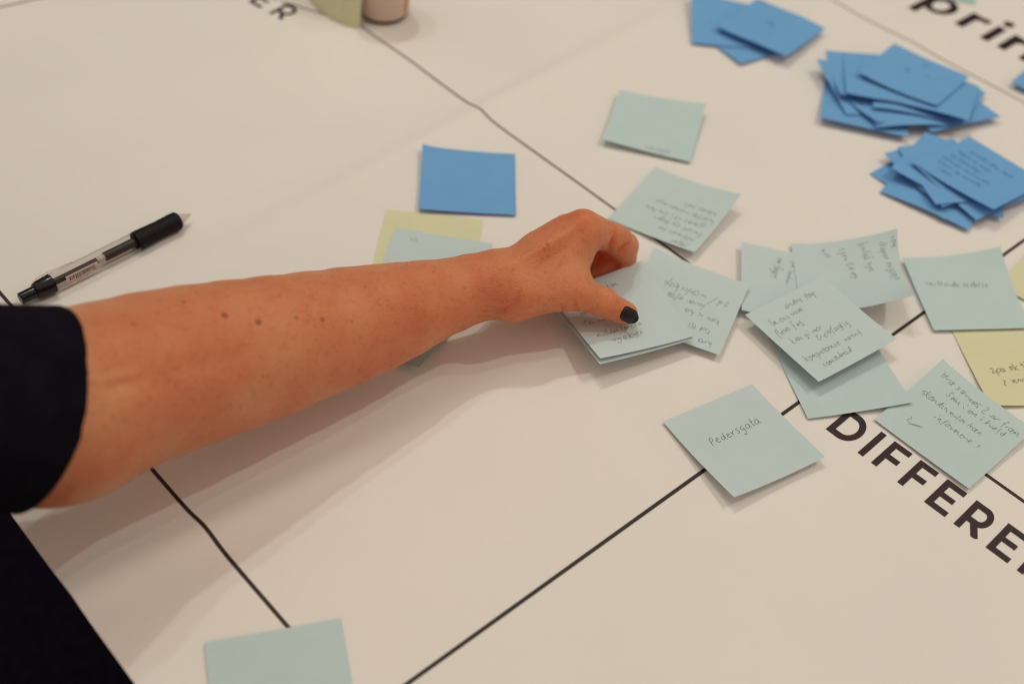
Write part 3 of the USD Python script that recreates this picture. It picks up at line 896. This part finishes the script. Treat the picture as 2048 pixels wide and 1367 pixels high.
def field_at(p):
    q = (np.asarray(p) - LO) / HVOX
    i = np.clip(q.astype(int), 0, dims - 2)
    t = q - i
    out = 0
    for a, b, c in np.ndindex(2, 2, 2):
        w = np.where(a, t[..., 0], 1 - t[..., 0]) * np.where(b, t[..., 1], 1 - t[..., 1]) * np.where(c, t[..., 2], 1 - t[..., 2])
        out = out + w * FIELD[i[..., 0] + a, i[..., 1] + b, i[..., 2] + c]
    return out


# black nail on the thumb: the skin's own surface, raised, cut to a rounded outline
tdir = (T_TIP - T_IP) / np.linalg.norm(T_TIP - T_IP)
nn_ = (EYE - T_TIP) / np.linalg.norm(EYE - T_TIP)
nn_ = nn_ * .85 + np.array([0.05, -.25, .35]) * .5
nn_ -= tdir * (nn_ @ tdir)
nn_ /= np.linalg.norm(nn_)
sdir = np.cross(tdir, nn_)
NC = T_IP + (T_TIP - T_IP) * .60
gu, gv = np.linspace(0, 1, 24), np.linspace(-1, 1, 19)
GU, GV = np.meshgrid(gu, gv, indexing='ij')
half = .0052 * np.clip(1 - np.clip((GU - .62) / .40, 0, 1) ** 2.2, 0.02, 1) ** .5 * np.clip(.80 + GU * 1.2, 0, 1)
along = GU * .0138 - .0008 * (1 - GV ** 2) * (1 - GU)
base = NC + along[..., None] * tdir + (GV * half)[..., None] * sdir
pts = base + nn_ * .016
for _ in range(60):
    pts = pts - nn_ * np.clip(field_at(pts) * .7, -.0015, .0015)[..., None]
hmax = (pts - base) @ nn_
arch = hmax
fit_h = np.maximum(arch, np.percentile(arch, 45) - .0040 * (GV * half / .0052) ** 2 - .0006)
top_ = base + nn_ * (fit_h + .00055 - .00025 * np.abs(GV) ** 3)[..., None]
bot_ = top_ - nn_ * .0010
i_ = np.arange(GU.size).reshape(GU.shape)
q_ = np.stack([i_[:-1, :-1], i_[1:, :-1], i_[1:, 1:], i_[:-1, 1:]], -1).reshape(-1, 4)
ring = np.concatenate([i_[:, 0], i_[-1, 1:], i_[-2::-1, -1], i_[0, -2:0:-1]])
rn = np.roll(ring, -1)
n_ = GU.size
nail_v = np.vstack([top_.reshape(-1, 3), bot_.reshape(-1, 3)])
nail_f = np.vstack([q_, q_[:, ::-1] + n_, np.stack([rn, ring, ring + n_, rn + n_], -1)])
obj('thumb_nail', (nail_v, nail_f), M['nail'], person, smooth=50, label='thumb nail painted black')

# sleeve: a soft tube round the upper arm that ends in a thick hem
HC = ELB + UPDIR * .004 + np.array([.0, .0, .0])
e1 = np.cross(UPDIR, [0, 1, 0])
e1 /= np.linalg.norm(e1)
e2 = np.cross(UPDIR, e1)
rings, nr = [], 72
prof = [(.030, .95), (.004, .985), (-.003, 1.03), (-.003, 1.06), (.003, 1.070), (.02, 1.05), (.05, 1.0), (.10, .97), (.16, .98), (.24, 1.02), (.30, 1.0)]
th = np.linspace(0, 2 * np.pi, nr, endpoint=False)
for s_, k in prof:
    wave = 1 + (.018 * np.sin(3 * th + s_ * 22) + .008 * np.sin(7 * th + 1 + s_ * 31)) * min(1, abs(s_) * 14)
    rr = (RE + .0035) * k * wave
    rings.append(HC + (UPDIR if s_ > -.01 and s_ < .006 else SLV) * s_ + (np.cos(th) * rr * 1.0)[:, None] * e1 + (np.sin(th) * rr * 1.02)[:, None] * e2)
sv = np.vstack(rings)
sf = []
for a in range(len(prof) - 1):
    k = np.arange(nr)
    k2 = (k + 1) % nr
    sf.append(np.stack([a * nr + k, a * nr + k2, (a + 1) * nr + k2, (a + 1) * nr + k], 1))
obj('sleeve', (sv, np.vstack(sf)), M['cloth'], person, smooth=True)
# the top of the standing person beyond the left edge of the table
TC = np.array([-.61, .43])
rings = []
for z, a, b in ((-.74, .15, .11), (-.30, .17, .12), (.0, .165, .115), (.15, .15, .105), (.30, .165, .115), (.42, .19, .115), (.50, .17, .10), (.54, .09, .07), (.55, .02, .02)):
    fold = 1 + .025 * np.sin(5 * th + z * 6) * (z < .1)
    c2 = TC[:, None] + np.outer(DB, np.cos(th) * a * fold) + np.outer(DA, np.sin(th) * b * fold)
    rings.append(np.column_stack([c2.T, np.full(nr, z)]))
sv = np.vstack(rings)
sf = [np.stack([a * nr + np.arange(nr), a * nr + (np.arange(nr) + 1) % nr, (a + 1) * nr + (np.arange(nr) + 1) % nr, (a + 1) * nr + np.arange(nr)], 1) for a in range(len(rings) - 1)]
obj('dress', (sv, np.vstack(sf)), M['cloth'], person, smooth=True)

# ---------------------------------------------------------------- pen
PA, PB = at(40, 598, .0080), at(381, 428, .0076)
PD = (PB - PA)
PL = np.linalg.norm(PD)
PD /= PL
PN = np.array([0, 0, 1.0]) - PD * PD[2]
PN /= np.linalg.norm(PN)
PS = np.cross(PD, PN)
print('pen length mm', PL * 1000)
pen = thing('pen', 'clear click pen with black grip and black push button lying on the paper', 'pen', loc=tuple(PA))


def lathe(profile, n=40, centre=None):
    """profile: (distance along the pen as a fraction, radius in metres)."""
    a = np.linspace(0, 2 * np.pi, n, endpoint=False)
    r = [PA + PD * PL * s_ + (np.cos(a) * q * PEN_K)[:, None] * PN + (np.sin(a) * q * PEN_K)[:, None] * PS for s_, q in profile]
    v = np.vstack(r)
    k, k2 = np.arange(n), (np.arange(n) + 1) % n
    f = np.vstack([np.stack([i * n + k, i * n + k2, (i + 1) * n + k2, (i + 1) * n + k], 1) for i in range(len(profile) - 1)])
    return v, f


def closed(profile, n=40):
    return lathe([(profile[0][0], 1e-5)] + profile + [(profile[-1][0], 1e-5)], n)


PEN_K = 1.28
obj('push_button', closed([(.0, .0028), (.004, .0034), (.085, .0034), (.09, .0032)]), M['black_plastic'], pen, smooth=35)
obj('cap', closed([(.078, .0035), (.082, .0043), (.10, .0050), (.165, .0056), (.178, .0056), (.18, .0050)]), M['black_plastic'], pen, smooth=35)
obj('barrel', lathe([(.176, .0048), (.179, .0055), (.66, .0056), (.664, .0048)]), M['clear'], pen, smooth=35)
obj('refill', closed([(.19, .0019), (.43, .0019)]), M['refill'], pen, smooth=35)
obj('refill', closed([(.43, .0018), (.475, .0018)]), M['refill_clear'], pen, smooth=35, label='clear stretch of the refill')
obj('refill', closed([(.475, .0027), (.67, .0027)]), M['refill'], pen, smooth=35)
obj('grip', closed([(.655, .0050), (.66, .0057), (.70, .0057), (.80, .0053), (.88, .0056), (.915, .0055), (.925, .0046)]), M['rubber'], pen, smooth=35)
obj('tip', closed([(.922, .0040), (.935, .0036), (.965, .0019), (.985, .0011), (1.0, .0004)]), M['chrome'], pen, smooth=35)
# clip along the barrel
vc = []
for s_, w_, hgt in ((.10, .0028, .0060), (.14, .0030, .0070), (.20, .0026, .0068), (.30, .0022, .0062), (.315, .0020, .0056)):
    c_ = PA + PD * PL * s_ + PN * hgt * .92 - PS * hgt * .84
    t_ = (PN * .66 + PS * .72)
    nrm_ = (PN * .72 - PS * .66)
    vc.append([c_ + t_ * w_, c_ - t_ * w_, c_ - t_ * w_ - nrm_ * .0011, c_ + t_ * w_ - nrm_ * .0011])
vc = np.array(vc).reshape(-1, 3)
fc = []
for a in range(4):
    for k in range(4):
        fc.append([a * 4 + k, a * 4 + (k + 1) % 4, a * 4 + 4 + (k + 1) % 4, a * 4 + 4 + k])
fc += [[3, 2, 1, 0], [16, 17, 18, 19]]
cl = obj('clip', (vc, np.array(fc)), M['clear'], pen)
# paper label inside the barrel and its print
def band(s0, s1, a0, a1, r, n=10, m=10):
    S, Aq = np.meshgrid(np.linspace(s0, s1, m), np.radians(np.linspace(a0, a1, n)), indexing='ij')
    v = PA + (S * PL)[..., None] * PD + (np.cos(Aq) * r * PEN_K)[..., None] * PN + (np.sin(Aq) * r * PEN_K)[..., None] * PS
    i = np.arange(m * n).reshape(m, n)
    return v.reshape(-1, 3), np.stack([i[:-1, :-1], i[1:, :-1], i[1:, 1:], i[:-1, 1:]], -1).reshape(-1, 4)


obj('label', band(.235, .415, 48, 100, .00545), M['pen_label'], pen)
rs = np.random.default_rng(4)
s_ = .25
vb, fb, nb = [], [], 0
while s_ < .395:
    w_ = rs.uniform(.003, .008)
    v, f = band(s_, s_ + w_, 58, 58 + rs.uniform(14, 32), .00550, 4, 3)
    vb.append(v)
    fb.append(f + nb)
    nb += len(v)
    s_ += w_ + rs.uniform(.003, .006)
obj('print', (np.vstack(vb), np.vstack(fb)), M['pen_print'], pen)

# ---------------------------------------------------------------- cup and the curled note leaning on it at the top
CX = at(768, 27, 0)
CR = .0232
cup = thing('cup', 'taupe cup with an amber stripe at the top edge of the picture', 'cup', loc=(CX[0], CX[1], float(height(CX))))


def rev(profile, c, n=64, a0=0, a1=360):
    full = abs(a1 - a0) >= 360
    a = np.radians(np.linspace(a0, a1, n, endpoint=not full))
    r = [np.column_stack([c[0] + np.cos(a) * q, c[1] + np.sin(a) * q, np.full(n, z)]) for z, q in profile]
    k = np.arange(n if full else n - 1)
    k2 = (k + 1) % n
    f = np.vstack([np.stack([i * n + k, i * n + k2, (i + 1) * n + k2, (i + 1) * n + k], 1) for i in range(len(profile) - 1)])
    return np.vstack(r), f


hz = float(height(CX)) + .0012
obj('foot', rev([(hz, 1e-5), (hz, CR * .93), (hz + .0012, CR * .95), (hz + .003, CR * .955), (hz + .0031, CR * .80)], CX), M['cup_dark'], cup, smooth=35)
obj('body', rev([(hz + .0035, 1e-5), (hz + .003, CR * .93), (hz + .0042, CR * .985), (hz + .008, CR * 1.01), (hz + .085, CR * 1.22), (hz + .0875, CR * 1.23), (hz + .0875, CR * 1.16), (hz + .083, CR * 1.15), (hz + .010, CR * .93), (hz + .009, 1e-5)], CX), M['cup'], cup, smooth=35)
obj('stripe', rev([(hz + .0060, CR * 1.0025), (hz + .008, CR * 1.014), (hz + .075, CR * 1.197)], CX, 14, -31, 2), M['amber'], cup, smooth=True)
# the curled note: stands on its lower edge
c0, c1, c2 = at(610, -10, .003), at(660, 36, .0012), at(719, 57, .0006)
tq = np.linspace(0, 1, 24)
foot_ = np.array([(1 - t) ** 2 * c0 + 2 * t * (1 - t) * (2 * c1 - .5 * c0 - .5 * c2) + t * t * c2 for t in tq])
hq = np.linspace(0, 1, 16)
lean = np.array([.10, .30, 0.93])
vs = np.array([[f_ + lean * .076 * h_ + np.array([-.2, -1, 0]) * .006 * math.sin(math.pi * h_ * .8) for h_ in hq] for f_ in foot_])
i_ = np.arange(24 * 16).reshape(24, 16)
q_ = np.stack([i_[:-1, :-1], i_[1:, :-1], i_[1:, 1:], i_[:-1, 1:]], -1).reshape(-1, 4)
off = np.array([.5, .8, 0]) * .00025
ring = np.concatenate([i_[:, 0], i_[-1, 1:], i_[-2::-1, -1], i_[0, -2:0:-1]])
rn = np.roll(ring, -1)
vv = np.vstack([vs.reshape(-1, 3), vs.reshape(-1, 3) + off])
ff = np.vstack([q_, q_[:, ::-1] + 384, np.stack([rn, ring, ring + 384, rn + 384], -1)])
t = thing('sticky_note', 'pale green yellow note standing on edge, leaning on the cup', 'sticky note', loc=tuple(c2))
obj('paper', (vv, ff), M['yellow'], t, smooth=35)
